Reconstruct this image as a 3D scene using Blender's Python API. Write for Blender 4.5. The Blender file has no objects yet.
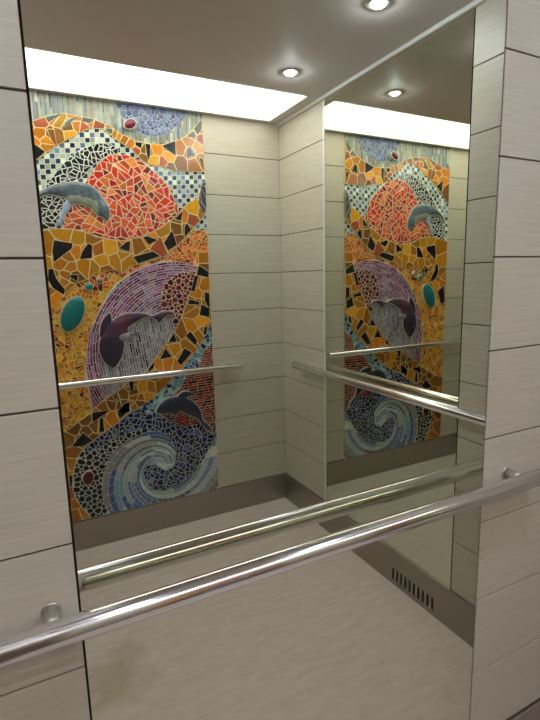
import bpy, bmesh, math, random
from mathutils import Vector, Matrix
from mathutils.geometry import delaunay_2d_cdt

S = bpy.context.scene
COL = S.collection
random.seed(7)
U = 0.21                      # height of one wall panel course, metres
ZS = 0.7693                   # skirting height in courses

def W(x, y, z=0.0):
    """Cabin units (courses; z from the skirting top; y into the cabin from the front wall) to metres."""
    return Vector((x * U, -y * U, (z + ZS) * U))

# ---------------------------------------------------------------- camera
cam = bpy.data.objects.new('camera', bpy.data.cameras.new('camera'))
COL.objects.link(cam)
right = Vector((0.8885894, -0.4580538, -0.0244029))
down = Vector((-0.0982819, -0.1381557, -0.9855220))
fwd = Vector((0.4480508, 0.8781228, -0.1677821))
cam.matrix_world = Matrix.Translation(W(0, 3.4789, 5.8363)) @ Matrix((right, -down, -fwd)).transposed().to_4x4()
cam.data.sensor_fit = 'VERTICAL'
cam.data.sensor_height = 36
cam.data.sensor_width = 27
cam.data.lens = 479.57 / 720 * 36
cam.data.clip_start = 0.01
S.camera = cam

# ---------------------------------------------------------------- world and exposure
wd = bpy.data.worlds.new('world'); S.world = wd; wd.use_nodes = True
wd.node_tree.nodes['Background'].inputs[0].default_value = (0, 0, 0, 1)
wd.node_tree.nodes['Background'].inputs[1].default_value = 0
S.view_settings.view_transform = 'Standard'
S.view_settings.look = 'None'
S.view_settings.gamma = 1
S.view_settings.use_curve_mapping = False
S.view_settings.exposure = 0.18
PANEL_POWER = 4.1
SPOT_POWER = 520.0
S.cycles.max_bounces = 14
S.cycles.glossy_bounces = 10
S.cycles.diffuse_bounces = 8
S.cycles.sample_clamp_indirect = 4
S.cycles.blur_glossy = 0.3

# ---------------------------------------------------------------- materials
def lin(c):
    return tuple((v / 255 / 12.92) if v / 255 <= 0.04045 else ((v / 255 + 0.055) / 1.055) ** 2.4 for v in c)

def mat(name, rgb, rough=0.5, metal=0.0, spec=0.5):
    m = bpy.data.materials.new(name); m.use_nodes = True
    b = m.node_tree.nodes['Principled BSDF']
    b.inputs['Base Color'].default_value = (*lin(rgb), 1)
    b.inputs['Roughness'].default_value = rough
    b.inputs['Metallic'].default_value = metal
    b.inputs['Specular IOR Level'].default_value = spec
    return m

def grain(m, rgb_a, rgb_b, scale, detail=6, bump=0.0, rough=None, pos=(0.3, 0.7)):
    """Streaky noise between two colours, optional bump and roughness spread."""
    nt = m.node_tree; N = nt.nodes; L = nt.links; b = N['Principled BSDF']
    tc = N.new('ShaderNodeTexCoord'); mp = N.new('ShaderNodeMapping'); nz = N.new('ShaderNodeTexNoise'); cr = N.new('ShaderNodeValToRGB')
    mp.inputs['Scale'].default_value = scale
    nz.inputs['Scale'].default_value = 1; nz.inputs['Detail'].default_value = detail; nz.inputs['Roughness'].default_value = 0.62
    cr.color_ramp.elements[0].position = pos[0]; cr.color_ramp.elements[1].position = pos[1]
    cr.color_ramp.elements[0].color = (*lin(rgb_a), 1); cr.color_ramp.elements[1].color = (*lin(rgb_b), 1)
    L.new(tc.outputs['Object'], mp.inputs['Vector']); L.new(mp.outputs[0], nz.inputs['Vector'])
    L.new(nz.outputs['Fac'], cr.inputs[0]); L.new(cr.outputs[0], b.inputs['Base Color'])
    if bump:
        bp = N.new('ShaderNodeBump'); bp.inputs['Strength'].default_value = bump; bp.inputs['Distance'].default_value = 0.002
        L.new(nz.outputs['Fac'], bp.inputs['Height']); L.new(bp.outputs[0], b.inputs['Normal'])
    if rough:
        mr = N.new('ShaderNodeMapRange'); mr.inputs['To Min'].default_value = rough[0]; mr.inputs['To Max'].default_value = rough[1]
        L.new(nz.outputs['Fac'], mr.inputs['Value']); L.new(mr.outputs[0], b.inputs['Roughness'])
    return m

M = {}
M['laminate_x'] = grain(mat('laminate_x', (196, 184, 166), 0.45, spec=0.35), (184, 175, 158), (197, 189, 173), (5, 5, 130), bump=0.05)
M['joint'] = mat('joint', (84, 66, 52), 0.8)
M['mirror'] = mat('mirror', (221, 223, 208), 0.0, 1.0)
M['mirror_edge'] = mat('mirror_edge', (60, 46, 50), 0.5)
M['chrome'] = mat('chrome', (236, 234, 236), 0.15, 1.0)
M['chrome_rough'] = mat('chrome_rough', (205, 200, 192), 0.42, 1.0)
M['steel'] = mat('steel', (168, 161, 152), 0.36, 1.0)
b_ = M['steel'].node_tree.nodes['Principled BSDF']; b_.inputs['Anisotropic'].default_value = 0.85
t_ = M['steel'].node_tree.nodes.new('ShaderNodeTangent'); t_.direction_type = 'RADIAL'; t_.axis = 'Z'; M['steel'].node_tree.links.new(t_.outputs[0], b_.inputs['Tangent'])
M['aluminium'] = mat('aluminium', (225, 225, 222), 0.35, 0.2)
M['floor'] = grain(mat('floor', (168, 157, 145), 0.42, spec=0.4), (188, 173, 163), (202, 188, 179), (9, 42, 20), detail=9, bump=0.02)
def stain(m, centre, radius, rgb, amount):
    """A worn yellowish mark with a shape of its own on the floor."""
    nt = m.node_tree; N = nt.nodes; L = nt.links; b = N['Principled BSDF']
    src = b.inputs['Base Color'].links[0].from_socket
    tc = N.new('ShaderNodeTexCoord'); nz = N.new('ShaderNodeTexNoise'); nz.inputs['Scale'].default_value = 6
    ad = N.new('ShaderNodeVectorMath'); ad.operation = 'MULTIPLY_ADD'; ad.inputs[1].default_value = (.25, .25, 0)
    d = N.new('ShaderNodeVectorMath'); d.operation = 'DISTANCE'; d.inputs[1].default_value = centre + Vector((.125, .125, 0))
    mr = N.new('ShaderNodeMapRange'); mr.inputs['From Min'].default_value = radius; mr.inputs['From Max'].default_value = radius * .5
    mr.inputs['To Max'].default_value = amount
    mx = N.new('ShaderNodeMix'); mx.data_type = 'RGBA'; mx.inputs['B'].default_value = (*lin(rgb), 1)
    L.new(tc.outputs['Object'], nz.inputs['Vector']); L.new(nz.outputs['Color'], ad.inputs[0]); L.new(tc.outputs['Object'], ad.inputs[2])
    L.new(ad.outputs[0], d.inputs[0]); L.new(d.outputs['Value'], mr.inputs['Value']); L.new(mr.outputs[0], mx.inputs['Factor'])
    L.new(src, mx.inputs['A']); L.new(mx.outputs['Result'], b.inputs['Base Color'])
stain(M["floor"], W(0.7, 4.15, -ZS), 0.16, (150, 130, 92), 0.5)
M['ceiling'] = mat('ceiling', (208, 199, 196), 0.6, 0.0)
M['dark'] = mat('dark', (16, 14, 14), 0.9)
M['cream_lens'] = mat('cream_lens', (240, 240, 240), 0.4)

def emit(name, rgb, k):
    m = bpy.data.materials.new(name); m.use_nodes = True
    nt = m.node_tree; nt.nodes.clear()
    e = nt.nodes.new('ShaderNodeEmission'); o = nt.nodes.new('ShaderNodeOutputMaterial')
    e.inputs[0].default_value = (*rgb, 1); e.inputs[1].default_value = k
    nt.links.new(e.outputs[0], o.inputs[0])
    return m
M['diffuser'] = emit('diffuser', (1.0, 0.99, 0.97), PANEL_POWER)
M['led'] = emit('led', (0.74, 0.83, 1.0), SPOT_POWER)

def ceramic(name, rough=0.22):
    """Glazed tessera: colour attribute per tile, mottled by noise."""
    m = bpy.data.materials.new(name); m.use_nodes = True
    nt = m.node_tree; N = nt.nodes; L = nt.links; b = N['Principled BSDF']
    at = N.new('ShaderNodeAttribute'); at.attribute_name = 'glaze'
    tc = N.new('ShaderNodeTexCoord'); nz = N.new('ShaderNodeTexNoise'); nz.inputs['Scale'].default_value = 55; nz.inputs['Detail'].default_value = 3
    mr = N.new('ShaderNodeMapRange'); mr.inputs['To Min'].default_value = 0.72; mr.inputs['To Max'].default_value = 1.28
    mx = N.new('ShaderNodeVectorMath'); mx.operation = 'SCALE'
    L.new(tc.outputs['Object'], nz.inputs['Vector']); L.new(nz.outputs['Fac'], mr.inputs['Value'])
    L.new(at.outputs['Color'], mx.inputs[0]); L.new(mr.outputs[0], mx.inputs['Scale'])
    L.new(mx.outputs[0], b.inputs['Base Color'])
    b.inputs['Roughness'].default_value = rough
    return m
M['ceramic'] = ceramic('ceramic')
M['grout'] = mat('grout', (215, 210, 190), 0.8)
M['stone'] = ceramic('stone', 0.12)

# ---------------------------------------------------------------- object helpers
def tag(o, label=None, cat=None, group=None, kind=None):
    if label: o['label'] = label
    if cat: o['category'] = cat
    if group: o['group'] = group
    if kind: o['kind'] = kind
    return o

def empty(name, loc):
    o = bpy.data.objects.new(name, None); o.location = loc; o.empty_display_size = 0.05
    COL.objects.link(o); return o

def link(name, bm, mats, parent=None, smooth=False):
    me = bpy.data.meshes.new(name)
    bmesh.ops.recalc_face_normals(bm, faces=bm.faces)
    bm.to_mesh(me); bm.free()
    for m in (mats if isinstance(mats, (list, tuple)) else [mats]): me.materials.append(m)
    if smooth:
        for p in me.polygons: p.use_smooth = True
    o = bpy.data.objects.new(name, me); COL.objects.link(o)
    if parent:
        o.parent = parent; o.matrix_parent_inverse = Matrix.Translation(-parent.location)
    return o

def box(bm, a, b, mi=0, bev=0.0):
    """Axis-aligned box between two corner points (metres)."""
    lo = Vector([min(a[i], b[i]) for i in range(3)]); hi = Vector([max(a[i], b[i]) for i in range(3)])
    r = bmesh.ops.create_cube(bm, size=1.0)
    for v in r['verts']:
        v.co = Vector([lo[i] + (v.co[i] + 0.5) * (hi[i] - lo[i]) for i in range(3)])
    fs = list({f for v in r['verts'] for f in v.link_faces})
    if bev:
        e = list({e for f in fs for e in f.edges})
        rr = bmesh.ops.bevel(bm, geom=e, offset=bev, segments=2, affect='EDGES', profile=0.6)
        fs = list({f for f in bm.faces if f in rr['faces']} | {f for f in fs if f.is_valid})
    for f in fs: f.material_index = mi

def ring_tube(bm, pts, r, n=24, cap=True, mi=0):
    """Round tube through the points with radius r (a number or one per point)."""
    rings = []
    for i, p in enumerate(pts):
        d = (pts[min(i + 1, len(pts) - 1)] - pts[max(i - 1, 0)]).normalized()
        up = Vector((0, 0, 1)) if abs(d.z) < 0.9 else Vector((1, 0, 0))
        s = d.cross(up).normalized(); t = s.cross(d)
        rr = r[i] if isinstance(r, (list, tuple)) else r
        rings.append([bm.verts.new(p + s * math.cos(a) * rr + t * math.sin(a) * rr) for a in [2 * math.pi * k / n for k in range(n)]])
    for a, b in zip(rings, rings[1:]):
        for k in range(n):
            f = bm.faces.new((a[k], a[(k + 1) % n], b[(k + 1) % n], b[k])); f.smooth = True; f.material_index = mi
    if cap:
        for q in (rings[0], rings[-1]):
            f = bm.faces.new(q); f.material_index = mi

# ---------------------------------------------------------------- cabin dimensions (in courses)
XW0, XW1 = -2.02, 6.613       # left and right wall
DEP = 8.635                   # front wall y=0, back wall y=DEP
CZ = 9.91                     # ceiling
MX0, MX1 = 0.1675, 4.4257     # mirror on the front wall
SY0, SY1 = 2.283, 6.412       # mirror on the right wall
T = 0.35                      # shell thickness

def panel_courses(bm, axis, a, b, face, inward):
    """Laminate courses with dark joints. axis 'x': runs along x on plane y=face; 'y': along y on plane x=face."""
    g = 0.0082
    levels = [0] + list(range(1, 10)) + [CZ + 0.12]
    for lo, hi in zip(levels, levels[1:]):
        z0 = lo + g; z1 = hi - g
        if axis == 'x': p, q = W(a, face, z0), W(b, face - inward * 0.07, z1)
        else: p, q = W(face, a, z0), W(face - inward * 0.07, b, z1)
        box(bm, p, q, 0, 0.0012)
    if axis == 'x': box(bm, W(a, face - inward * 0.015, -ZS), W(b, face - inward * T, CZ + 0.3), 1)
    else: box(bm, W(face - inward * 0.015, a, -ZS), W(face - inward * T, b, CZ + 0.3), 1)

LM = [M['laminate_x'], M['joint']]
bm = bmesh.new()
panel_courses(bm, 'x', XW0, MX0 - 0.016, 0, 1)
panel_courses(bm, 'x', MX1 + 0.022, XW1, 0, 1)
box(bm, W(MX0 - 0.03, -0.09, -ZS), W(MX1 + 0.03, -T, CZ + 0.3), 1)
tag(link('wall_front', bm, LM), 'beige laminate panel wall on both sides of the large mirror', kind='structure')
bm = bmesh.new(); panel_courses(bm, 'x', XW0, XW1, DEP, -1)
tag(link('wall_back', bm, LM), 'beige laminate panel wall behind the mosaic', kind='structure')
bm = bmesh.new()
panel_courses(bm, 'y', 0, SY0 - 0.02, XW1, -1)
panel_courses(bm, 'y', SY1 + 0.07, DEP, XW1, -1)
box(bm, W(XW1 + 0.09, SY0 - 0.03, -ZS), W(XW1 + T, SY1 + 0.1, CZ + 0.3), 1)
tag(link('wall_right', bm, LM), 'beige laminate panel wall on both sides of the side mirror', kind='structure')
bm = bmesh.new()
DY0, DY1, DZ = 2.1, 6.5, 9.2
panel_courses(bm, 'y', 0, DY0, XW0, 1); panel_courses(bm, 'y', DY1, DEP, XW0, 1)
box(bm, W(XW0, DY0, DZ), W(XW0 - T, DY1, CZ + 0.3), 0)
tag(link('wall_left', bm, LM), 'beige laminate panel wall around the lift door', kind='structure')

bm = bmesh.new(); box(bm, W(XW0 - T, -T, -ZS), W(XW1 + T, DEP + T, -ZS - 0.3))
tag(link('floor', bm, M['floor']), 'greyish beige grained vinyl floor', kind='structure')
bm = bmesh.new()
PX0, PX1, PY0, PY1 = -1.68, 6.27, 6.53, 8.47
box(bm, W(XW0 - T, -T, CZ), W(XW1 + T, PY0, CZ + 0.3))
box(bm, W(XW0 - T, PY1, CZ), W(XW1 + T, DEP + T, CZ + 0.3))
box(bm, W(XW0 - T, PY0, CZ), W(PX0, PY1, CZ + 0.3)); box(bm, W(PX1, PY0, CZ), W(XW1 + T, PY1, CZ + 0.3))
box(bm, W(PX0, PY0, CZ + 0.25), W(PX1, PY1, CZ + 0.35))
tag(link('ceiling', bm, M['ceiling']), 'plain satin grey metal ceiling', kind='structure')

# lift door in the left wall
d = empty('door_1', W(XW0, (DY0 + DY1) / 2, -ZS)); tag(d, 'brushed steel sliding lift door', kind='structure')
for a, b in ((DY0 + 0.12, (DY0 + DY1) / 2 - 0.01), ((DY0 + DY1) / 2 + 0.01, DY1 - 0.12)):
    bm = bmesh.new(); box(bm, W(XW0 - 0.18, a, -ZS + 0.03), W(XW0 - 0.28, b, DZ - 0.1), 0, 0.002); link('door_leaf', bm, M['steel'], d)
bm = bmesh.new()
box(bm, W(XW0 + 0.02, DY0, -ZS), W(XW0 - T, DY0 + 0.12, DZ)); box(bm, W(XW0 + 0.02, DY1, -ZS), W(XW0 - T, DY1 - 0.12, DZ))
box(bm, W(XW0 + 0.02, DY0, DZ - 0.12), W(XW0 - T, DY1, DZ)); link('door_frame', bm, M['steel'], d)

# stainless skirtings
def skirting(name, p, q, label):
    bm = bmesh.new(); box(bm, p, q, 0, 0.0015)
    return tag(link(name, bm, M['steel']), label, kind='structure')
k = 0.05
skirting('baseboard_front', W(XW0, 0, -ZS), W(XW1, k, 0), 'brushed steel skirting under the large mirror')
skirting('baseboard_back', W(XW0, DEP, -ZS), W(XW1, DEP - k, 0), 'brushed steel skirting under the mosaic')
# right skirting is cut round its row of ventilation slots
VY = [2.655 + i * (3.775 - 2.655) / 9 for i in range(10)]; VZ0, VZ1, VH = -0.655, -0.395, 0.027
bm = bmesh.new()
x0, x1 = XW1, XW1 - k
box(bm, W(x0, k, VZ1), W(x1, DEP - k, 0), 0, 0.0006); box(bm, W(x0, k, -ZS), W(x1, DEP - k, VZ0))
ys = [k] + [y for c in VY for y in (c - VH, c + VH)] + [DEP - k]
for a, b in zip(ys[::2], ys[1::2]): box(bm, W(x0, a, VZ0), W(x1, b, VZ1))
tag(link('baseboard_right', bm, M['steel']), 'brushed steel skirting with a row of ten vent slots', kind='structure')
br = bpy.data.objects['baseboard_right']
for c in VY:
    bm = bmesh.new(); box(bm, W(x0 - 0.006, c - VH, VZ0), W(x0, c + VH, VZ1)); link('vent_slot', bm, M['dark'], br)
skirting('baseboard_left', W(XW0, k, -ZS), W(XW0 + k, DY0, 0), 'brushed steel skirting beside the lift door')

# bright aluminium angle between walls and ceiling
def trim(name, p, q, label):
    bm = bmesh.new(); box(bm, p, q, 0, 0.001); tag(link(name, bm, M['aluminium']), label, kind='structure')
trim('trim_1', W(XW1, 0.0, CZ - 0.07), W(XW1 - 0.07, DEP, CZ), 'bright aluminium strip between right wall and ceiling')
trim('trim_2', W(XW0, 0.0, CZ - 0.07), W(XW0 + 0.07, DEP, CZ), 'bright aluminium strip between left wall and ceiling')
trim('trim_3', W(XW0 + 0.07, 0.0, CZ - 0.07), W(XW1 - 0.07, 0.07, CZ), 'bright aluminium strip above the large mirror')
# slim vertical profile at the far side of the side mirror
trim('trim_4', W(XW1 + 0.03, SY1 + 0.01, 0), W(XW1 - 0.012, SY1 + 0.065, CZ - 0.07), 'slim pale profile at the far edge of the side mirror')

# ---------------------------------------------------------------- mirrors
def mirror(name, p, q, n, label):
    r = empty(name, (p + q) / 2 - Vector((0, 0, (q.z - p.z) / 2))); tag(r, label, 'mirror')
    lo = p; hi = q
    bm = bmesh.new(); box(bm, lo + n * 0.0025, hi + n * 0.010); link('backing', bm, M['mirror_edge'], r)
    bm = bmesh.new(); box(bm, lo, hi + n * 0.002); link('glass', bm, M['mirror'], r)
    return r
mirror('wall_mirror', W(MX0, 0, 0), W(MX1, 0, CZ - 0.075), Vector((0, 1, 0)), 'large frameless wall mirror behind the near chrome handrail')
mirror('wall_mirror', W(XW1, SY0, 0), W(XW1, SY1, CZ - 0.075), Vector((1, 0, 0)), 'second mirror, seen in reflection on the side wall at right')

# ---------------------------------------------------------------- light panel and downlights
lp = empty('ceiling_light_panel', W((PX0 + PX1) / 2, (PY0 + PY1) / 2, CZ)); tag(lp, 'long bright white light panel in the ceiling above the mosaic', 'light')
bm = bmesh.new(); box(bm, W(PX0 + 0.03, PY0 + 0.03, CZ + 0.03), W(PX1 - 0.03, PY1 - 0.03, CZ + 0.06)); link('diffuser', bm, M['diffuser'], lp)
bm = bmesh.new()
for a, b in (((PX0, PY0), (PX1, PY0 + 0.03)), ((PX0, PY1 - 0.03), (PX1, PY1)), ((PX0, PY0), (PX0 + 0.03, PY1)), ((PX1 - 0.03, PY0), (PX1, PY1))):
    box(bm, W(a[0], a[1], CZ - 0.01), W(b[0], b[1], CZ + 0.24))
link('frame', bm, M['aluminium'], lp)

def downlight(x, y, label):
    c = W(x, y, CZ); r = empty('downlight', c); tag(r, label, 'light', 'recessed ceiling downlights')
    bm = bmesh.new(); n = 32; prof = [(0.026, 0.0), (0.028, -0.003), (0.036, -0.004), (0.040, -0.001), (0.040, 0.0)]
    rings = [[bm.verts.new(c + Vector((math.cos(a) * pr, math.sin(a) * pr, pz))) for a in [2 * math.pi * i / n for i in range(n)]] for pr, pz in prof]
    for a, b in zip(rings, rings[1:]):
        for i in range(n): bm.faces.new((a[i], a[(i + 1) % n], b[(i + 1) % n], b[i])).smooth = True
    link('bezel', bm, M['chrome_rough'], r)
    bm = bmesh.new(); ring_tube(bm, [c + Vector((0, 0, -0.013 * math.sin(t) - 0.0005)) for t in (1.45, 1.1, 0.8, 0.5, 0.25, 0)], [0.024 * math.cos(t) for t in (1.45, 1.1, 0.8, 0.5, 0.25, 0)], 24); link('lens', bm, M['led'], r)
downlight(5.25, 5.6, 'small round downlight next to the white light panel')
downlight(5.25, 2.9, 'small round downlight at the top edge of the photo, farther from the light panel')
downlight(-0.65, 5.6, 'unseen small round downlight added over the lift door, next to the light panel')  # this lamp and the next are unseen, added to balance the light
downlight(-0.65, 2.9, 'unseen small round downlight added over the lift door, farther from the light panel')

# ---------------------------------------------------------------- handrails
def handrail(a, b, n, brackets, label):
    """a, b: rail ends on its axis; n: unit vector from the wall to the rail; brackets: points on the rail axis."""
    r = empty('handrail', (a + b) / 2); tag(r, label, 'handrail')
    R = 0.0188; d = (b - a).normalized()
    bm = bmesh.new()
    pts = [a, a + d * 0.002, a + d * 0.005] + [b - d * 0.005, b - d * 0.002, b]
    ring_tube(bm, pts, [R * 0.75, R * 0.93, R, R, R * 0.93, R * 0.75], 40); link('rail', bm, M['chrome'], r)
    off = 0.27 * U
    for c in brackets:
        w = c - n * off
        bm = bmesh.new(); ring_tube(bm, [w + n * 0.003, c - n * (R * 0.6)], 0.0125, 28); o = link('bracket', bm, M['chrome_rough'], r)
        bm = bmesh.new(); ring_tube(bm, [w, w + n * 0.002, w + n * 0.003], [0.0145, 0.0145, 0.013], 28); f = link('flange', bm, M['chrome_rough']); f.parent = o
        f.matrix_parent_inverse = (Matrix.Translation(r.location) @ Matrix.Translation(-r.location)).inverted()
    return r
o_, z_ = 0.27, 3.53
handrail(W(-0.58, o_, z_), W(5.3, o_, z_), Vector((0, -1, 0)), [W(-0.03, o_, z_), W(4.83, o_, z_)], 'nearest chrome handrail, running across the whole photo in front of the large mirror')
handrail(W(-0.58, DEP - o_, z_ - .03), W(5.2, DEP - o_, z_ - .03), Vector((0, 1, 0)), [W(-0.03, DEP - o_, z_ - .03), W(4.75, DEP - o_, z_ - .03)], 'chrome handrail crossing the colourful dolphin mosaic')
handrail(W(XW1 - o_, 1.03, z_), W(XW1 - o_, 7.55, z_), Vector((-1, 0, 0)), [W(XW1 - o_, 1.6, z_), W(XW1 - o_, 6.95, z_)], 'chrome handrail on the side wall in front of the second mirror')
REG = {
    'sky': [(0,2100),(891,2100),(891,2054),(869,2026),(836,1998),(789,1957),(743,1932),(672,1909),(609,1907),(547,1912),(500,1927),(454,1945),(417,1971),(350,1989),(284,1996),(216,2002),(140,1979),(73,1949),(0,1939)],
    'pebble_blue': [(455,2100),(462,2051),(483,2016),(520,1986),(551,1963),(591,1944),(641,1945),(693,1963),(738,1995),(784,2037),(822,2081),(838,2100)],
    'band1': [(0,1939),(73,1949),(140,1979),(216,2002),(284,1996),(350,1989),(417,1971),(454,1945),(500,1927),(547,1912),(609,1907),(672,1909),(743,1932),(789,1957),(836,1998),(869,2026),(891,2054),(891,1792),(726,1784),(691,1794),(649,1803),(598,1803),(566,1820),(535,1845),(516,1870),(485,1885),(451,1903),(440,1909),(414,1933),(385,1951),(324,1947),(270,1918),(224,1887),(186,1862),(156,1842),(126,1820),(106,1800),(77,1783),(0,1704)],
    'checks': [(0,1747),(81,1790),(126,1823),(186,1865),(270,1921),(347,1956),(423,1941),(486,1895),(535,1853),(598,1807),(692,1798),(891,1796),(891,1368),(821,1368),(787,1438),(696,1437),(435,1368),(272,1407),(0,1406)],
    'black_paving': [(84,1638),(100,1661),(136,1708),(165,1746),(216,1802),(263,1840),(310,1866),(364,1886),(418,1884),(452,1865),(446,1843),(398,1829),(358,1803),(333,1786),(309,1761),(284,1733),(252,1708),(255,1655),(209,1637),(192,1614),(174,1567),(156,1537),(139,1505),(129,1471),(63,1451),(25,1426),(40,1560)],
    'red_paving': [(446,1837),(486,1844),(514,1835),(558,1819),(589,1798),(629,1765),(678,1720),(702,1680),(717,1639),(729,1615),(735,1573),(693,1538),(620,1490),(549,1456),(490,1444),(439,1427),(391,1434),(337,1444),(307,1455),(262,1470),(218,1481),(166,1483),(182,1545),(205,1595),(272,1686),(307,1734),(357,1799),(398,1829),(446,1845)],
    'band2': [(0,1455),(137,1483),(210,1480),(262,1470),(310,1447),(391,1433),(464,1433),(490,1442),(549,1451),(620,1490),(693,1538),(740,1582),(765,1608),(798,1635),(835,1650),(855,1672),(876,1715),(891,1717),(891,1588),(858,1543),(828,1517),(789,1473),(741,1429),(693,1385),(646,1351),(584,1334),(514,1314),(472,1306),(428,1269),(380,1286),(339,1278),(291,1271),(250,1240),(219,1232),(178,1201),(145,1167),(121,1140),(95,1090),(44,1000),(0,990)],
    'ember': [(790,1490),(891,1492),(891,1297),(816,1289),(744,1323),(645,1330),(556,1309),(478,1276),(425,1240),(400,1228),(356,1179),(311,1115),(319,1123),(282,1058),(244,977),(225,895),(213,820),(205,752),(213,700),(223,576),(217,559),(158,525),(100,486),(0,469),(0,1228),(148,1194),(221,1256),(341,1295),(473,1326),(648,1377)],
    'purple': [(830,1284),(822,1298),(744,1323),(672,1327),(600,1319),(539,1301),(478,1276),(425,1240),(364,1179),(318,1114),(318,1114),(282,1058),(243,969),(224,886),(213,811),(217,751),(220,690),(227,575),(286,602),(356,646),(296,828),(478,916),(483,986),(596,978),(700,1034),(772,1156)],
    'grey': [(278,804),(294,914),(363,951),(432,989),(486,1029),(487,1042),(557,1051),(610,1057),(665,1063),(680,1017),(687,980),(666,937),(627,895),(588,844),(549,802),(511,752),(447,724),(412,706),(366,671),(297,636),(297,689),(281,743)],
    'maroon': [(818,1291),(797,1271),(722,1268),(685,1247),(638,1213),(621,1162),(612,1092),(609,1101),(624,1065),(660,1054),(673,1026),(665,1000),(687,976),(702,1002),(728,1050),(761,1139),(782,1174)],
    'band3': [(891,1377),(830,1373),(832,1306),(805,1245),(772,1156),(761,1130),(728,1050),(697,989),(666,937),(627,895),(588,844),(549,802),(511,752),(447,724),(412,706),(366,671),(297,636),(254,607),(219,577),(218,572),(160,538),(101,499),(0,469),(0,0),(172,7),(129,80),(108,122),(97,179),(103,251),(116,302),(136,352),(162,382),(197,411),(231,432),(292,467),(354,502),(417,546),(481,574),(508,588),(454,568),(499,580),(546,611),(604,659),(642,691),(702,750),(732,775),(762,809),(793,834),(824,878),(856,932),(873,968),(891,1004)],
    'cyan': [(891,1004),(868,969),(856,932),(824,878),(793,834),(762,809),(732,775),(702,750),(642,691),(604,659),(546,611),(499,580),(460,572),(445,547),(497,521),(555,516),(581,559),(629,590),(696,638),(717,682),(778,732),(808,748),(825,803),(857,847),(891,877)],
    'bricks': [(891,877),(857,852),(820,808),(803,748),(717,682),(647,616),(577,532),(577,503),(630,452),(694,413),(802,414),(850,366),(891,336)],
    'blue_paving': [(162,382),(197,411),(292,467),(354,502),(417,546),(470,560),(497,525),(551,522),(594,482),(639,455),(695,417),(803,419),(861,365),(891,336),(846,272),(802,199),(759,147),(697,110),(627,85),(559,66),(495,86),(463,152),(457,202),(477,231),(523,231),(558,200),(580,180),(609,189),(635,213),(642,261),(640,310),(606,375),(562,411),(490,428),(402,425),(400,430),(313,408),(243,376),(201,357)],
    'pebble_black': [(162,382),(136,352),(116,302),(103,251),(97,179),(108,122),(129,80),(172,5),(269,6),(243,60),(236,128),(242,201),(259,253),(289,321),(326,360),(398,398),(461,415),(497,422),(499,446),(400,434),(313,413),(244,380),(201,366)],
    'swirl': [(268,0),(243,60),(234,129),(239,202),(257,254),(287,321),(326,365),(399,407),(498,432),(491,442),(563,421),(671,344),(663,197),(891,344),(891,0)],
    'dolphin_blue': [(88,1646),(140,1676),(199,1692),(251,1696),(303,1687),(339,1660),(366,1618),(383,1584),(383,1552),(370,1522),(354,1539),(326,1550),(301,1579),(272,1593),(243,1599),(209,1596),(192,1620),(156,1632),(115,1634),(85,1622),(45,1580),(62,1620)],
    'blue_flipper': [(196,1614),(213,1596),(199,1568),(179,1545),(160,1502),(146,1506),(164,1544),(175,1583)],
    'dolphin_purple': [(438,1066),(506,1067),(556,1047),(611,1066),(667,1064),(675,1042),(641,1048),(613,1026),(592,1009),(573,1032),(521,1042),(477,1021),(432,994),(431,972),(388,954),(406,913),(396,862),(373,820),(342,791),(311,816),(290,853),(282,907),(293,946),(326,1005),(370,1045),(421,1065)],
    'purple_fin': [(324,984),(352,1024),(348,1073),(324,1057),(300,1017),(291,952)],
    'pale_fin': [(375,950),(405,963),(481,963),(470,982),(464,963),(430,959),(446,945),(407,926),(382,928)],
    'dolphin_dark': [(549,525),(564,560),(601,589),(650,598),(714,583),(760,553),(795,501),(810,438),(842,405),(862,360),(833,377),(808,407),(773,455),(718,488),(681,514),(651,492),(620,511),(587,509)],
    'dark_fin': [(671,592),(694,617),(730,616),(768,598),(728,588),(718,578)],
    'grey_shape': [(844,1637),(861,1698),(867,1732),(891,1751),(891,1605),(869,1570)],
}
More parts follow.
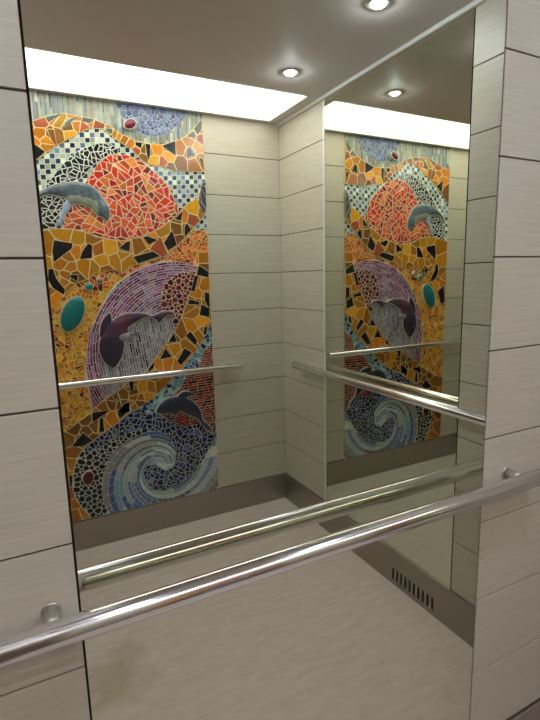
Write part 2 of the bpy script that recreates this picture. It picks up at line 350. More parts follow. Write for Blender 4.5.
SEED = {
    'band1': [(107,1950,'R'),(175,1979,'A'),(195,1964,'Y'),(109,1901,'O'),(85,1827,'O'),(131,1842,'A'),(152,1898,'B'),(184,1901,'B'),(225,1945,'B'),(269,1987,'A'),(233,1906,'Y'),(295,1953,'R'),(320,1982,'A'),(371,1966,'R'),(415,1950,'A'),(442,1936,'O'),(273,1958,'A'),(131,1874,'O'),(56,1933,'A'),(76,1858,'O'),(33,1786,'B'),(53,1987,'R'),(457,1930,'O'),(483,1914,'A'),(510,1897,'A'),(551,1897,'B'),(536,1865,'R'),(578,1876,'B'),(598,1870,'O'),(567,1836,'B'),(637,1882,'O'),(625,1825,'Y'),(703,1852,'Y'),(671,1817,'R'),(700,1799,'B'),(710,1897,'B'),(763,1902,'A'),(759,1824,'B'),(816,1882,'A'),(814,1939,'A'),(858,1915,'A'),(835,1826,'O'),(876,1850,'A'),(825,1969,'A'),(868,2006,'A'),(881,1954,'R')],
    'band2': [(90,1406,'O'),(171,1457,'Y'),(143,1391,'B'),(173,1352,'A'),(229,1438,'Y'),(216,1376,'A'),(262,1379,'O'),(293,1431,'A'),(152,1321,'A'),(179,1301,'A'),(248,1304,'O'),(108,1243,'A'),(90,1165,'O'),(147,1230,'O'),(194,1257,'B'),(171,1202,'A'),(313,1392,'A'),(331,1327,'Y'),(376,1392,'Y'),(294,1295,'A'),(396,1335,'A'),(340,1287,'A'),(438,1351,'Y'),(449,1396,'B'),(57,1314,'O'),(53,1236,'A'),(43,1167,'O'),(454,1401,'O'),(449,1335,'Y'),(516,1405,'A'),(551,1347,'B'),(574,1435,'O'),(614,1402,'R'),(651,1495,'Y'),(682,1428,'O'),(722,1492,'B'),(734,1552,'B'),(764,1553,'A'),(732,1437,'B'),(776,1494,'B'),(802,1542,'R'),(819,1602,'Y'),(874,1587,'A'),(165,1263,'A'),(105,1247,'A'),(82,1176,'A'),(39,1102,'A'),(24,1203,'O')],
    'band3': [(857,1351,'A'),(854,1280,'B'),(808,1218,'O'),(860,1198,'O'),(809,1150,'A'),(871,1134,'O'),(807,1105,'A'),(782,1079,'A'),(869,1107,'B'),(788,1109,'B'),(790,1063,'A'),(857,1053,'B'),(830,999,'Y'),(849,951,'A'),(771,970,'O'),(807,922,'O'),(714,952,'A'),(665,917,'B'),(773,908,'B'),(742,876,'A'),(671,864,'Y'),(715,812,'O'),(622,841,'O'),(630,785,'A'),(573,782,'O'),(534,768,'A'),(684,770,'A'),(487,664,'Y'),(531,663,'A'),(577,667,'A'),(437,644,'B'),(426,690,'A'),(470,612,'A'),(420,583,'A'),(510,616,'Y'),(554,729,'B'),(440,625,'B'),(427,681,'O'),(386,642,'B'),(378,593,'B'),(401,558,'B'),(338,630,'B'),(328,600,'B'),(258,562,'A'),(276,581,'A'),(266,556,'B'),(314,531,'A'),(370,549,'O'),(361,591,'B'),(428,572,'B'),(464,590,'B'),(264,498,'A'),(231,504,'B'),(191,537,'B'),(133,498,'B'),(182,476,'B'),(159,436,'A'),(97,448,'B'),(114,374,'A'),(101,323,'A'),(88,245,'O'),(86,164,'R'),(106,104,'O'),(138,49,'A'),(101,41,'A'),(61,313,'O'),(50,190,'B'),(50,100,'B'),(202,428,'B')],
}
ACCENT = [
    ('band1', 'K', [(64,1864),(122,1823),(88,1791),(74,1786)]),
    ('band1', 'G', [(145,1951),(136,1975),(216,2000)]),
    ('band1', 'G', [(202,1925),(224,1967),(247,1983),(281,1999)]),
    ('band1', 'G', [(289,1975),(298,1994),(350,1989),(326,1968)]),
    ('band1', 'G', [(397,1957),(431,1956),(425,1931),(399,1943)]),
    ('band1', 'B', [(139,1922),(167,1925),(174,1849),(152,1876)]),
    ('band1', 'K', [(535,1907),(568,1907),(562,1879),(534,1892)]),
    ('band1', 'K', [(584,1904),(609,1903),(605,1851),(591,1822),(587,1865)]),
    ('band1', 'K', [(672,1905),(739,1932),(737,1859),(672,1897)]),
    ('band1', 'K', [(799,1897),(818,1915),(842,1868),(796,1856)]),
    ('band1', 'K', [(863,1861),(883,1859),(882,1799)]),
    ('band1', 'G', [(798,1958),(840,1991),(856,1960)]),
    ('band1', 'G', [(840,2001),(886,2053),(884,2004),(861,1973)]),
    ('band2', 'K', [(121,1429),(204,1415),(198,1391),(112,1325),(109,1375)]),
    ('band2', 'K', [(228,1340),(242,1376),(272,1415),(291,1407),(286,1344)]),
    ('band2', 'K', [(84,1294),(106,1298),(116,1251),(151,1194),(142,1171),(97,1204),(79,1244)]),
    ('band2', 'K', [(165,1264),(213,1267),(211,1232)]),
    ('band2', 'K', [(416,1392),(455,1424),(476,1430),(469,1376)]),
    ('band2', 'K', [(540,1447),(562,1456),(617,1436),(568,1410)]),
    ('band2', 'K', [(483,1351),(587,1379),(625,1354),(506,1315)]),
    ('band2', 'K', [(647,1423),(695,1488),(717,1411),(666,1381)]),
    ('band2', 'K', [(711,1543),(759,1587),(747,1536)]),
    ('band2', 'K', [(763,1506),(778,1528),(799,1490),(760,1450)]),
    ('band3', 'K', [(832,1306),(887,1270),(886,1238),(815,1253)]),
    ('band3', 'K', [(805,1249),(828,1249),(800,1164),(777,1169)]),
    ('band3', 'K', [(858,1162),(886,1152),(882,1065),(855,1112)]),
    ('band3', 'K', [(770,1125),(826,1109),(825,1091),(759,1098)]),
    ('band3', 'K', [(835,1095),(882,1070),(880,1019),(822,1036)]),
    ('band3', 'K', [(848,970),(866,969),(856,927),(836,924)]),
    ('band3', 'K', [(765,952),(801,899),(794,867),(736,927)]),
    ('band3', 'K', [(672,950),(687,899),(637,898)]),
    ('band3', 'K', [(621,870),(655,818),(586,810)]),
    ('band3', 'K', [(727,861),(768,832),(703,766),(679,791)]),
    ('band3', 'K', [(558,806),(551,766),(514,745),(525,769)]),
    ('band3', 'K', [(416,709),(442,706),(438,662),(421,659)]),
    ('band3', 'K', [(386,596),(413,602),(408,543),(345,553)]),
    ('band3', 'K', [(330,638),(356,650),(346,620)]),
    ('band3', 'K', [(222,572),(313,571),(218,517)]),
    ('band3', 'K', [(348,539),(354,565),(411,602),(405,553),(355,515)]),
    ('band3', 'K', [(256,536),(273,537),(275,461),(248,461)]),
    ('band3', 'K', [(109,410),(170,474),(214,422),(164,400)]),
    ('band3', 'K', [(84,264),(102,255),(94,198),(84,200)]),
    ('band2', 'K', [(79,1103),(21,1145),(4,1027),(45,1015)]),
]
CABOCHON = {
    'teal_large': (173,1078,48,88,26),
    'teal_small': (259,1208,18,17,0),
    'grey_small': (312,1234,14,13,0),
    'maroon_top': (512,1983,30,20,-30),
    'maroon_low': (174,233,26,36,10),
}

# ---------------------------------------------------------------- mosaic (millimetres on the back wall, x right as the mirror shows it)
def inside(p, poly):
    c = False; x, y = p; j = len(poly) - 1
    for i in range(len(poly)):
        xi, yi = poly[i]; xj, yj = poly[j]
        if (yi > y) != (yj > y) and x < (xj - xi) * (y - yi) / (yj - yi) + xi: c = not c
        j = i
    return c

def area(p):
    return 0.5 * sum(p[i][0] * p[(i + 1) % len(p)][1] - p[(i + 1) % len(p)][0] * p[i][1] for i in range(len(p)))

def halfplane(poly, p, n):
    """Keep the part of poly where (q - p) . n <= 0."""
    out = []; m = len(poly)
    for i in range(m):
        a = poly[i]; b = poly[(i + 1) % m]
        da = (a[0] - p[0]) * n[0] + (a[1] - p[1]) * n[1]; db = (b[0] - p[0]) * n[0] + (b[1] - p[1]) * n[1]
        if da <= 0: out.append(a)
        if (da < 0 < db) or (db < 0 < da):
            t = da / (da - db); out.append((a[0] + (b[0] - a[0]) * t, a[1] + (b[1] - a[1]) * t))
    return out

def clip_convex(poly, cell):
    """poly (any) clipped by the convex cell."""
    if area(cell) < 0: cell = cell[::-1]
    m = len(cell)
    for i in range(m):
        a = cell[i]; b = cell[(i + 1) % m]
        poly = halfplane(poly, a, (b[1] - a[1], -(b[0] - a[0])))
        if len(poly) < 3: return []
    return poly

def clean(p, eps=1.2):
    q = []
    for a in p:
        if not q or math.hypot(a[0] - q[-1][0], a[1] - q[-1][1]) > eps: q.append(a)
    while len(q) > 2 and math.hypot(q[0][0] - q[-1][0], q[0][1] - q[-1][1]) <= eps: q.pop()
    return q

def unspike(p):
    """Drop vertices where the outline runs back on itself."""
    k = 0
    while k < len(p) and len(p) > 3:
        a, b, c = p[k - 1], p[k], p[(k + 1) % len(p)]
        u = (b[0] - a[0], b[1] - a[1]); v = (c[0] - b[0], c[1] - b[1]); l = math.hypot(*u) * math.hypot(*v)
        if l < 1e-6 or (u[0] * v[0] + u[1] * v[1]) / l < -0.985: p = p[:k] + p[k + 1:]; k = 0
        else: k += 1
    return p

def inset(p, g):
    p = clean(unspike(clean(p)))
    if len(p) < 3: return None
    A = area(p)
    if A < 0: p = p[::-1]; A = -A
    out = []; m = len(p)
    for i in range(m):
        a = p[i - 1]; b = p[i]; c = p[(i + 1) % m]
        e1 = (b[0] - a[0], b[1] - a[1]); e2 = (c[0] - b[0], c[1] - b[1])
        l1 = math.hypot(*e1); l2 = math.hypot(*e2)
        n1 = (-e1[1] / l1, e1[0] / l1); n2 = (-e2[1] / l2, e2[0] / l2)
        nx, ny = n1[0] + n2[0], n1[1] + n2[1]; l = math.hypot(nx, ny)
        if l < 0.2: return None
        k = min(2 / l / l, 2.2)
        out.append((b[0] + nx * k * g, b[1] + ny * k * g))
    B = area(out)
    if B < 12 or (B > A and g > 0): return None
    return out

def edge_near(p, poly, d):
    for i in range(len(poly)):
        a = poly[i - 1]; b = poly[i]; ex, ey = b[0] - a[0], b[1] - a[1]
        t = max(0, min(1, ((p[0] - a[0]) * ex + (p[1] - a[1]) * ey) / (ex * ex + ey * ey + 1e-9)))
        if math.hypot(p[0] - a[0] - ex * t, p[1] - a[1] - ey * t) < d: return True
    return False

def shatter(c, want):
    """Break a convex cell into sharp pieces of about the wanted area."""
    A = abs(area(c)); 
    if A < want * random.uniform(0.9, 1.9) or len(c) < 3: return [c]
    m = len(c); i = random.randrange(m)
    L = [math.hypot(c[k][0] - c[k - 1][0], c[k][1] - c[k - 1][1]) for k in range(m)]; i = L.index(max(L))
    t = random.uniform(.3, .7); p = (c[i - 1][0] * t + c[i][0] * (1 - t), c[i - 1][1] * t + c[i][1] * (1 - t))
    cx = sum(q[0] for q in c) / m; cy = sum(q[1] for q in c) / m
    dx, dy = cx - p[0], cy - p[1]; a = random.uniform(-.6, .6); dx, dy = dx * math.cos(a) - dy * math.sin(a), dx * math.sin(a) + dy * math.cos(a)
    n = (-dy, dx); A1 = halfplane(c, p, n); A2 = halfplane(c, p, (dy, -dx))
    if len(A1) < 3 or len(A2) < 3: return [c]
    return shatter(A1, want) + shatter(A2, want)

def voronoi(seeds, poly, near=26, want=0):
    """Cells of the seeds, clipped to the region."""
    cells = []
    xs = [p[0] for p in poly]; ys = [p[1] for p in poly]
    bb = [(min(xs) - 5, min(ys) - 5), (max(xs) + 5, min(ys) - 5), (max(xs) + 5, max(ys) + 5), (min(xs) - 5, max(ys) + 5)]
    for i, s in enumerate(seeds):
        o = sorted(((t[0] - s[0]) ** 2 + (t[1] - s[1]) ** 2, t) for j, t in enumerate(seeds) if j != i)[:near]
        c = bb
        for _, t in o:
            c = halfplane(c, ((s[0] + t[0]) / 2, (s[1] + t[1]) / 2), (t[0] - s[0], t[1] - s[1]))
            if len(c) < 3: break
        cells.append(c if len(c) >= 3 else None)
    out = []
    if want:
        for i, c in enumerate(cells):
            for q in (shatter(c, want) if c else []):
                if all(inside(v, poly) for v in q): out.append((seeds[i], q))
                else: out.append((seeds[i], clip_convex(poly, q)))
        return out
    for c in cells:
        if c is None: out.append(None); continue
        out.append(c if all(inside(q, poly) for q in c) else clip_convex(poly, c))
    return out

def scatter(poly, d, tries=30):
    """Random points at least d apart in the region's bounding box."""
    xs = [p[0] for p in poly]; ys = [p[1] for p in poly]; x0, x1, y0, y1 = min(xs) - d, max(xs) + d, min(ys) - d, max(ys) + d
    grid = {}; pts = []; n = int((x1 - x0) * (y1 - y0) / d / d * tries / 3)
    for _ in range(n):
        p = (random.uniform(x0, x1), random.uniform(y0, y1)); k = (int(p[0] // d), int(p[1] // d))
        if all(math.hypot(p[0] - q[0], p[1] - q[1]) >= d for a in (-1, 0, 1) for b in (-1, 0, 1) for q in grid.get((k[0] + a, k[1] + b), ())):
            grid.setdefault(k, []).append(p); pts.append(p)
    return [p for p in pts if inside(p, poly) or edge_near(p, poly, d * 1.4)]

def pick(pal):
    r = random.random() * sum(w for w, _ in pal)
    for w, c in pal:
        r -= w
        if r <= 0: break
    f = random.uniform(0.85, 1.15)
    return tuple(min(255, max(0, v * f + random.uniform(-6, 6))) for v in c)

class Field:
    """One region: a grout bed with tesserae standing on it."""
    n = 0
    def __init__(s, name, poly, label, grout=None, rough='ceramic'):
        Field.n += 1; s.h = Field.n * 0.6; s.name = name; s.poly = poly; s.label = label; s.bm = bmesh.new()
        s.col = s.bm.loops.layers.float_color.new('glaze'); s.rough = rough
        if poly: s.prism(poly, 0, s.h, grout or (205, 200, 182))
    def P(s, x, y, h):
        return Vector(((X_M + x) / 1000, Y_M + h / 1000, Z_M + y / 1000))
    def prism(s, p, h0, h1, rgb, dome=0):
        if len(p) < 3: return
        c = (*lin(rgb), 1)
        lo = [s.bm.verts.new(s.P(a[0], a[1], h0)) for a in p]; hi = [s.bm.verts.new(s.P(a[0], a[1], h1)) for a in p]; m = len(p)
        fs = [s.bm.faces.new(hi)] if not dome else []
        if dome:
            cx = sum(a[0] for a in p) / m; cy = sum(a[1] for a in p) / m
            top = s.bm.verts.new(s.P(cx, cy, h1 + dome))
            mid = [s.bm.verts.new(s.P(cx + (a[0] - cx) * .7, cy + (a[1] - cy) * .7, h1 + dome * .7)) for a in p]
            for i in range(m):
                fs.append(s.bm.faces.new((hi[i], hi[(i + 1) % m], mid[(i + 1) % m], mid[i]))); fs.append(s.bm.faces.new((mid[i], mid[(i + 1) % m], top)))
            for f in fs: f.smooth = True
        for i in range(m): fs.append(s.bm.faces.new((lo[i], lo[(i + 1) % m], hi[(i + 1) % m], hi[i])))
        for f in fs:
            for l in f.loops: l[s.col] = c
    def tile(s, p, rgb, g=1.6):
        if not p: return
        q = inset(p, g)
        if q: s.prism(q, s.h - 0.1, s.h + 0.5, rgb)
    def quad_clip(s, quads, rgb, g=1.2):
        """A tessera given as a strip of convex quads; trimmed at the region's edge."""
        left = [q[0] for q in quads] + [quads[-1][1]]; rightp = [q[3] for q in quads] + [quads[-1][2]]
        outline = left + rightp[::-1]
        if all(inside(q, s.poly) for q in outline): s.tile(outline, rgb, g)
        else:
            for q in quads:
                c = list(q)
                if all(inside(v, s.poly) for v in c): s.tile(c, rgb, g)
                elif any(inside(v, s.poly) for v in c): s.tile(clip_convex(s.poly, c), rgb, g)
    def done(s):
        o = link(s.name, s.bm, M[s.rough], MOS)
        if s.label: o['label'] = s.label
        return o

def paving(name, label, poly, d, pal, g=1.7, grout=None):
    f = Field(name, poly, label, grout); seeds = scatter(poly, d * 1.7)
    for s, c in voronoi(seeds, poly, want=d * d * 1.0):
        f.tile(c, pick(pal(s) if callable(pal) else pal), g)
    return f.done()

def banding(name, label, poly, seeds, which):
    f = Field(name, poly, label, (225, 205, 150))
    for s, c in zip(seeds, voronoi([(a, b) for a, b, _ in seeds], poly, 50)):
        f.tile(c, pick([(1, BAND[s[2]])]), 2.5)
    f.h += 0.6
    for k, c, p in ACCENT:
        if k != which: continue
        if area(p) < 0: p = p[::-1]
        o = inset(p, -2.2) or p
        if area(o) < 0: o = o[::-1]
        f.prism(o, 0, f.h, (225, 205, 150)); f.tile(p, pick([(1, BAND[c])]), 0.6)
    return f.done()

def pebbles(name, label, poly, sizes, pal, grout, gap=2.0):
    """Round stones packed tight: big ones first, small ones in between."""
    f = Field(name, poly, label, grout); placed = []
    xs = [p[0] for p in poly]; ys = [p[1] for p in poly]
    for r, n in sizes:
        for _ in range(n):
            p = (random.uniform(min(xs), max(xs)), random.uniform(min(ys), max(ys)))
            if any(math.hypot(p[0] - q[0], p[1] - q[1]) < r + q[2] for q in placed): continue
            if inside(p, poly) and not edge_near(p, poly, r * .7): placed.append((*p, r))
    for k, (x, y, r) in enumerate(placed):
        c = [(x + r * 1.55 * math.cos(a), y + r * 1.55 * math.sin(a)) for a in [2 * math.pi * i / 9 for i in range(9)]]
        for u, v, w in sorted(placed, key=lambda q: math.hypot(q[0] - x, q[1] - y) - q[2])[1:16]:
            d = math.hypot(u - x, v - y); t = (d * d + r * r - w * w) / (2 * d * d)
            c = halfplane(c, (x + (u - x) * t, y + (v - y) * t), (u - x, v - y))
        if len(c) < 3: continue
        if not all(inside(q, poly) for q in c): c = clip_convex(poly, c)
        c = inset(c, gap) if len(c) > 2 else None
        if not c: continue
        for _ in range(2): c = [((c[i][0] * a + c[(i + 1) % len(c)][0] * (1 - a)), (c[i][1] * a + c[(i + 1) % len(c)][1] * (1 - a))) for i in range(len(c)) for a in (.75, .25)]
        f.prism(c, f.h - .1, f.h + .4, pick(pal), .9)
    return f.done()

def grid_rows(name, label, poly, ang, lw, lh, jit, pal, g=1.3, grout=None, stagger=True):
    """Rows of oblong tesserae laid along direction ang (degrees)."""
    f = Field(name, poly, label, grout); ca, sa = math.cos(math.radians(ang)), math.sin(math.radians(ang))
    us = [x * ca + y * sa for x, y in poly]; vs = [-x * sa + y * ca for x, y in poly]
    v = min(vs)
    while v < max(vs):
        h = lh * random.uniform(1 - jit, 1 + jit); u = min(us) - random.random() * lw
        while u < max(us):
            w = lw * random.uniform(1 - jit * 2, 1 + jit * 2) if stagger else lw
            q = [(a * ca - b * sa, a * sa + b * ca) for a, b in ((u, v), (u + w, v), (u + w, v + h), (u, v + h))]
            if any(inside(t, poly) for t in q): f.quad_clip([q], pick(pal((u, v)) if callable(pal) else pal), g)
            u += w
        v += h
    return f.done()

def checker(name, label, poly, s, pal_a, pal_b):
    f = Field(name, poly, label, (222, 222, 205)); xs = [p[0] for p in poly]; ys = [p[1] for p in poly]
    for i in range(int((max(xs) - min(xs)) / s) + 1):
        for j in range(int((max(ys) - min(ys)) / s) + 1):
            x = min(xs) + i * s; y = min(ys) + j * s + (x * 0.10)
            q = [(x, y), (x + s, y + s * .1), (x + s, y + s * 1.1), (x, y + s)]
            if any(inside(t, poly) for t in q): f.quad_clip([q], pick(pal_a if (i + j) % 2 else pal_b), 1.4)
    return f.done()

def arcs(name, label, poly, c, r1, r0, dr, seg, pal, grout=None):
    """Concentric rows of narrow curved tesserae."""
    f = Field(name, poly, label, grout); r = r1
    while r > r0:
        a = random.random() * 0.1
        while a < 2 * math.pi:
            w = seg * random.uniform(.7, 1.4) / r
            qs = []
            for k in range(2):
                a0, a1 = a + w * k / 2, a + w * (k + 1) / 2
                qs.append([(c[0] + rr * math.cos(t), c[1] + rr * math.sin(t)) for rr, t in ((r - dr, a0), (r - dr, a1), (r, a1), (r, a0))])
            if any(inside(t, poly) for q in qs for t in q): f.quad_clip(qs, pick(pal(r, a)), 1.5)
            a += w
        r -= dr
    return f.done()

def spiral(name, label, poly, c, b, rows, pal, grout=None):
    """Long shards following a logarithmic spiral that tightens clockwise."""
    f = Field(name, poly, label, grout); ds = 2 * math.pi * b / rows; s0 = math.log(28)
    n = int((math.log(620) - s0 + 2 * math.pi * b) / ds) + 1
    pt = lambda sg, t: (c[0] + math.exp(sg + b * t) * math.cos(t), c[1] + math.exp(sg + b * t) * math.sin(t))
    for i in range(-rows, n):
        sg = s0 + i * ds; t = random.random() * .3
        while t < 2 * math.pi:
            w = random.uniform(.45, 1.25); w = min(w, 2 * math.pi - t + .02); e = random.uniform(-.15, .15)
            col = pick(pal(i)); m = 6; qs = []
            for k in range(m):
                a0, a1 = t + w * k / m, t + w * (k + 1) / m
                qs.append([pt(sg, a0), pt(sg, a1), pt(sg + ds, a1), pt(sg + ds, a0)])
            if any(inside(v, poly) for q in qs for v in q): f.quad_clip(qs, col, 1.1)
            t += w
    return f.done()

def smooth_closed(p, n=5):
    out = []; m = len(p)
    for i in range(m):
        a, b, c, d = p[i - 1], p[i], p[(i + 1) % m], p[(i + 2) % m]
        for k in range(n):
            t = k / n
            out.append(tuple(0.5 * (2 * b[j] + (c[j] - a[j]) * t + (2 * a[j] - 5 * b[j] + 4 * c[j] - d[j]) * t * t + (3 * b[j] - a[j] - 3 * c[j] + d[j]) * t ** 3) for j in (0, 1)))
    return clean(out, 0.8)

def relief(name, label, pts, height, colour, parent=None, base=None, rim=3.0, step=6.0):
    """Ceramic shape swelling out of the panel, its pale grout rim round it."""
    p = smooth_closed(pts)
    if area(p) < 0: p = p[::-1]
    Field.n += 1; f = Field(name, None, label, rough='stone'); h0 = base if base is not None else f.h
    xs = [q[0] for q in p]; ys = [q[1] for q in p]
    seg = [(p[i], p[(i + 1) % len(p)]) for i in range(len(p))]
    def dist(q):
        best = 1e9
        for a, b in seg:
            ex, ey = b[0] - a[0], b[1] - a[1]; t = max(0, min(1, ((q[0] - a[0]) * ex + (q[1] - a[1]) * ey) / (ex * ex + ey * ey + 1e-9)))
            best = min(best, math.hypot(q[0] - a[0] - ex * t, q[1] - a[1] - ey * t))
        return best
    inner = []; y = min(ys)
    while y < max(ys):
        x = min(xs) + (step / 2 if int(y / step) % 2 else 0)
        while x < max(xs):
            if inside((x, y), p) and dist((x, y)) > step * .5: inner.append((x, y))
            x += step
        y += step * .87
    vs = [Vector(q) for q in p + inner]; m = len(p)
    V, E, F, *_ = delaunay_2d_cdt(vs, [(i, (i + 1) % m) for i in range(m)], [], 1, 1e-4)
    dd = [dist((v.x, v.y)) for v in V]; dm = max(dd)
    bv = [f.bm.verts.new(f.P(v.x, v.y, h0 + 1.0 + height * math.sqrt(max(0, 1 - (1 - d / dm) ** 2)))) for v, d in zip(V, dd)]
    for t in F:
        cx = sum(V[i].x for i in t) / 3; cy = sum(V[i].y for i in t) / 3
        if not inside((cx, cy), p): continue
        fc = f.bm.faces.new([bv[i] for i in t]); fc.smooth = True
        for l, i in zip(fc.loops, t): l[f.col] = (*lin(colour(V[i].x, V[i].y, dd[i] / dm)), 1)
    skirt = {}
    for i in range(m):      # side wall down to the panel
        for j in (i, (i + 1) % m):
            if j not in skirt: skirt[j] = f.bm.verts.new(f.P(p[j][0], p[j][1], 0))
    lookup = {}
    for idx, v in enumerate(V): lookup[(round(v.x, 2), round(v.y, 2))] = bv[idx]
    for i in range(m):
        a = lookup.get((round(p[i][0], 2), round(p[i][1], 2))); j = (i + 1) % m; b = lookup.get((round(p[j][0], 2), round(p[j][1], 2)))
        if a and b:
            try:
                fc = f.bm.faces.new((a, b, skirt[j], skirt[i]))
                for l in fc.loops: l[f.col] = (*lin(colour(*p[i], 0)), 1)
            except ValueError: pass
    if rim:                 # grout rim
        o = []
        for i in range(m):
            a, c = p[i - 1], p[(i + 1) % m]; tx, ty = c[0] - a[0], c[1] - a[1]; l = math.hypot(tx, ty) or 1
            o.append((p[i][0] + ty / l * rim, p[i][1] - tx / l * rim))
        for i in range(m):
            j = (i + 1) % m
            for ha, hb, A, B in ((h0 + .8, h0 + .8, p, o), (h0 + .8, 0, o, o)):
                q = [f.P(*A[i], ha), f.P(*A[j], ha), f.P(*B[j], hb), f.P(*B[i], hb)]
                fc = f.bm.faces.new([f.bm.verts.new(t) for t in q])
                for l in fc.loops: l[f.col] = (*lin((210, 205, 190)), 1)
    return f.done()

X_M = 0.2 * U * 1000; Z_M = ZS * U; Y_M = 0.0
MOS = empty('mosaic_panel', Vector(((X_M + 446) / 1000, -DEP * U, Z_M)))
tag(MOS, 'tall colourful mosaic of swirling waves and three dolphins', 'mosaic')
# P() measures height off the wall; the back wall faces +y
Field.P = lambda s, x, y, h: Vector(((X_M + x) / 1000, -DEP * U + 0.0005 + h / 1000, Z_M + y / 1000))

BAND = {'O': (200, 122, 28), 'A': (178, 110, 32), 'Y': (205, 142, 30), 'K': (26, 24, 26), 'B': (134, 88, 40), 'R': (160, 78, 46), 'G': (82, 84, 84)}
bm = bmesh.new(); box(bm, (X_M / 1000, -DEP * U, Z_M), ((X_M + 891) / 1000, -DEP * U + 0.0007, Z_M + 2.0985)); link('grout_bed', bm, M['grout'], MOS)

mixed = lambda *a: list(a)
grid_rows('sky_tiles', 'upright pale grey glass strips', REG['sky'], 90, 75, 11, .3,
    [(3, (150, 154, 138)), (3, (128, 136, 134)), (2, (108, 120, 126)), (.7, (140, 130, 92)), (.8, (176, 178, 170)), (.4, (84, 92, 104))], 0.9, (160, 164, 156))
pebbles_sky = pebbles('round_pebbles', 'pale blue round glass pebbles', REG['pebble_blue'], [(15, 40), (11, 600), (8, 3000), (6, 6000)], [(3, (92, 106, 158)), (2, (116, 126, 164)), (1, (62, 74, 130))], (150, 158, 164), 1.6)
checker('checkered_tiles', 'small white and blue checkered squares', REG['checks'], 23,
    [(4, (205, 210, 190)), (1, (165, 185, 165))], [(3, (66, 74, 128)), (2, (34, 48, 66)), (2, (110, 125, 165)), (1, (190, 200, 190)), (.6, (60, 96, 84))])
def ember_pal(s):
    if s[0] > 560 or s[1] > 1240: return [(4, (196, 84, 44)), (2, (205, 120, 50)), (1, (130, 40, 30)), (1, (215, 160, 110))]
    return [(4, (214, 156, 40)), (3, (208, 116, 38)), (1, (222, 178, 84)), (.8, (186, 84, 40)), (.5, (110, 34, 36))]
paving('ember_tiles', 'yellow and orange crazy paving', REG['ember'], 24, ember_pal, 1.7, (232, 204, 130))
spiral('wave_swirl', 'spiral of pale and slate blue shards', REG['swirl'], (552, 200), 0.30, 17,
    lambda i: [(3, (128, 152, 172)), (3, (160, 172, 170)), (2, (84, 106, 150)), (1, (128, 122, 120)), (.7, (48, 62, 88)), (2, (196, 204, 198))], (206, 212, 206))
grid_rows('brick_tiles', 'thin red and black brick rows', REG['bricks'], 2, 44, 13.5, .22, [(4, (140, 30, 26)), (3.5, (26, 16, 18)), (.6, (186, 90, 60)), (1, (80, 20, 22))], 1.7, (206, 176, 158))
paving('cyan_tiles', 'light blue and cobalt shards', REG['cyan'], 26, [(4, (92, 150, 168)), (2, (34, 58, 122)), (2, (150, 188, 190)), (1, (20, 30, 60))], 1.5)
def purple_pal(r, a):
    return [(4, (126, 62, 104)), (2, (98, 44, 76)), (2, (160, 104, 142)), (1, (146, 130, 146))] if r > 330 else [(3, (140, 92, 128)), (3, (152, 134, 150)), (1, (104, 56, 88))]
arcs('purple_strips', 'curved rows of purple strips', REG['purple'], (704, 843), 588, 60, 13.2, 46, purple_pal, (216, 200, 208))
grid_rows('grey_strips', 'upright grey and lilac strips', REG['grey'], 97, 46, 13, .2, [(4, (128, 120, 130)), (3, (150, 144, 148)), (2, (104, 84, 106)), (.4, (50, 38, 56))], 1.5, (208, 204, 202))
banding('striped_band', 'orange and black striped band at the top', REG['band1'], SEED['band1'], 'band1')
paving('black_shards', 'black crazy paving with white grout', REG['black_paving'], 25, [(6, (38, 40, 44)), (2, (24, 24, 28)), (1, (70, 76, 84))], 2.3, (225, 226, 214))
paving('red_shards', 'red and orange crazy paving', REG['red_paving'], 33, [(5, (196, 52, 34)), (4, (206, 88, 46)), (2, (214, 124, 56)), (1.4, (122, 36, 34)), (1, (160, 44, 50))], 2.3, (236, 206, 176))
banding('striped_band', 'orange and black striped band in the middle', REG['band2'], SEED['band2'], 'band2')
banding('striped_band', 'orange and black striped band sweeping down to the left', REG['band3'], SEED['band3'], 'band3')
paving('dark_blue_shards', 'dark blue crazy paving round the wave', REG['blue_paving'], 28, [(6, (18, 20, 52)), (3, (28, 32, 104)), (2, (16, 18, 30)), (.5, (90, 104, 130))], 2.2, (172, 178, 182))
pebbles('round_pebbles', 'maroon round pebbles', REG['maroon'], [(14, 60), (10, 900), (7, 4000), (5.5, 5000)], [(3, (106, 24, 30)), (1, (70, 16, 24))], (214, 180, 160), 1.8)
pebbles('round_pebbles', 'black round pebbles', REG['pebble_black'], [(15, 80), (12, 700), (9, 3000), (7, 7000)], [(1, (20, 18, 22))], (190, 192, 180), 2.0)
paving('grey_shards', 'dark grey shards at the edge', REG['grey_shape'], 50, [(1, (74, 76, 80))], 1.6)

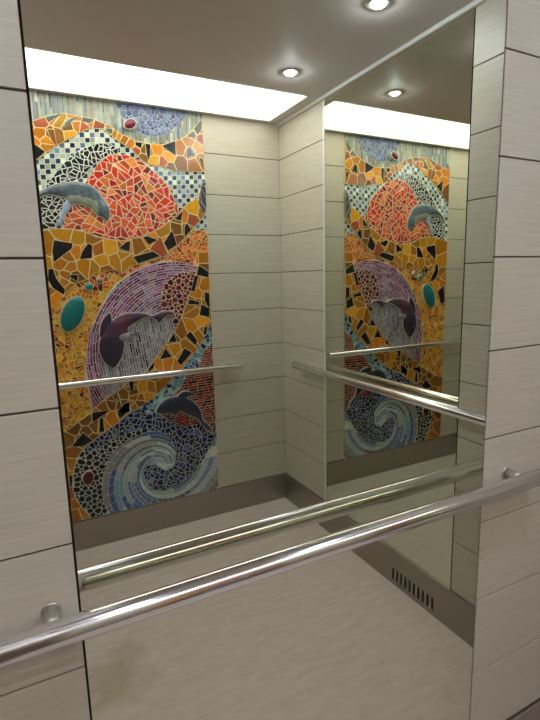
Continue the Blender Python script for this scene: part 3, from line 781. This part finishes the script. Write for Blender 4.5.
def blue_skin(x, y, d):
    n = math.sin(x * .13 + math.sin(y * .09) * 2) * math.sin(y * .17 + x * .05); m = .5 + .5 * n
    belly = 1 if y < 1640 - abs(x - 230) * .25 and x > 110 and x < 330 and y < 1635 else 0
    return (72 + 34 * m + 60 * belly, 90 + 26 * m + 52 * belly, 104 + 14 * m + 26 * belly)
relief('fin', 'pale blue flipper', REG['blue_flipper'], 3, lambda x, y, d: (150 + 30 * math.sin(x * .3), 168, 196), rim=2)
relief('dolphin', 'mottled grey blue dolphin', REG['dolphin_blue'], 12, blue_skin)
relief('fin', 'dark purple back fin', REG['purple_fin'], 5, lambda x, y, d: (66, 48, 64))
relief('dolphin', 'purple dolphin diving', REG['dolphin_purple'], 13, lambda x, y, d: (88 + 12 * math.sin(x * .05), 56 + 6 * math.sin(y * .08), 78) if y > 950 else (60, 50, 68))
relief('fin', 'pale grey flipper', REG['pale_fin'], 5, lambda x, y, d: (142, 136, 142), rim=1.5)
relief('fin', 'dark back fin', REG['dark_fin'], 4, lambda x, y, d: (44, 58, 72), rim=1.5)
relief('dolphin', 'dark slate dolphin leaping', REG['dolphin_dark'], 12, lambda x, y, d: (48, 54, 70) if y > 470 + (x - 690) * -.1 else (60, 62, 78))
def oval(c, k=28):
    x, y, a, b, r = c; r = math.radians(r)
    return [(x + a * math.cos(t) * math.cos(r) + b * math.sin(t) * math.sin(r), y - a * math.cos(t) * math.sin(r) + b * math.sin(t) * math.cos(r)) for t in [2 * math.pi * i / k for i in range(k)]]
relief('cabochon', 'large teal oval cabochon', oval(CABOCHON['teal_large']), 14, lambda x, y, d: (28, 112, 112), step=8)
relief('cabochon', 'small teal round cabochon', oval(CABOCHON['teal_small'], 14), 8, lambda x, y, d: (40, 130, 110), step=6)
relief('cabochon', 'small grey round cabochon', oval(CABOCHON['grey_small'], 12), 6, lambda x, y, d: (120, 112, 84), step=5)
relief('cabochon', 'dark red oval cabochon at the top', oval(CABOCHON['maroon_top'], 20), 9, lambda x, y, d: (112, 36, 50), step=6)
relief('cabochon', 'dark red oval cabochon among black pebbles', oval(CABOCHON['maroon_low'], 20), 9, lambda x, y, d: (84, 24, 34), step=6)
# red star flower below the leaping dolphin
petals = []
for i in range(10):
    a = 2 * math.pi * i / 10; rr = 30 if i % 2 == 0 else 12
    petals.append((690 + rr * math.cos(a), 448 + rr * math.sin(a) * .8))
relief('flower', 'small crimson flower', petals, 3, lambda x, y, d: (150, 30, 56), rim=0, step=7)
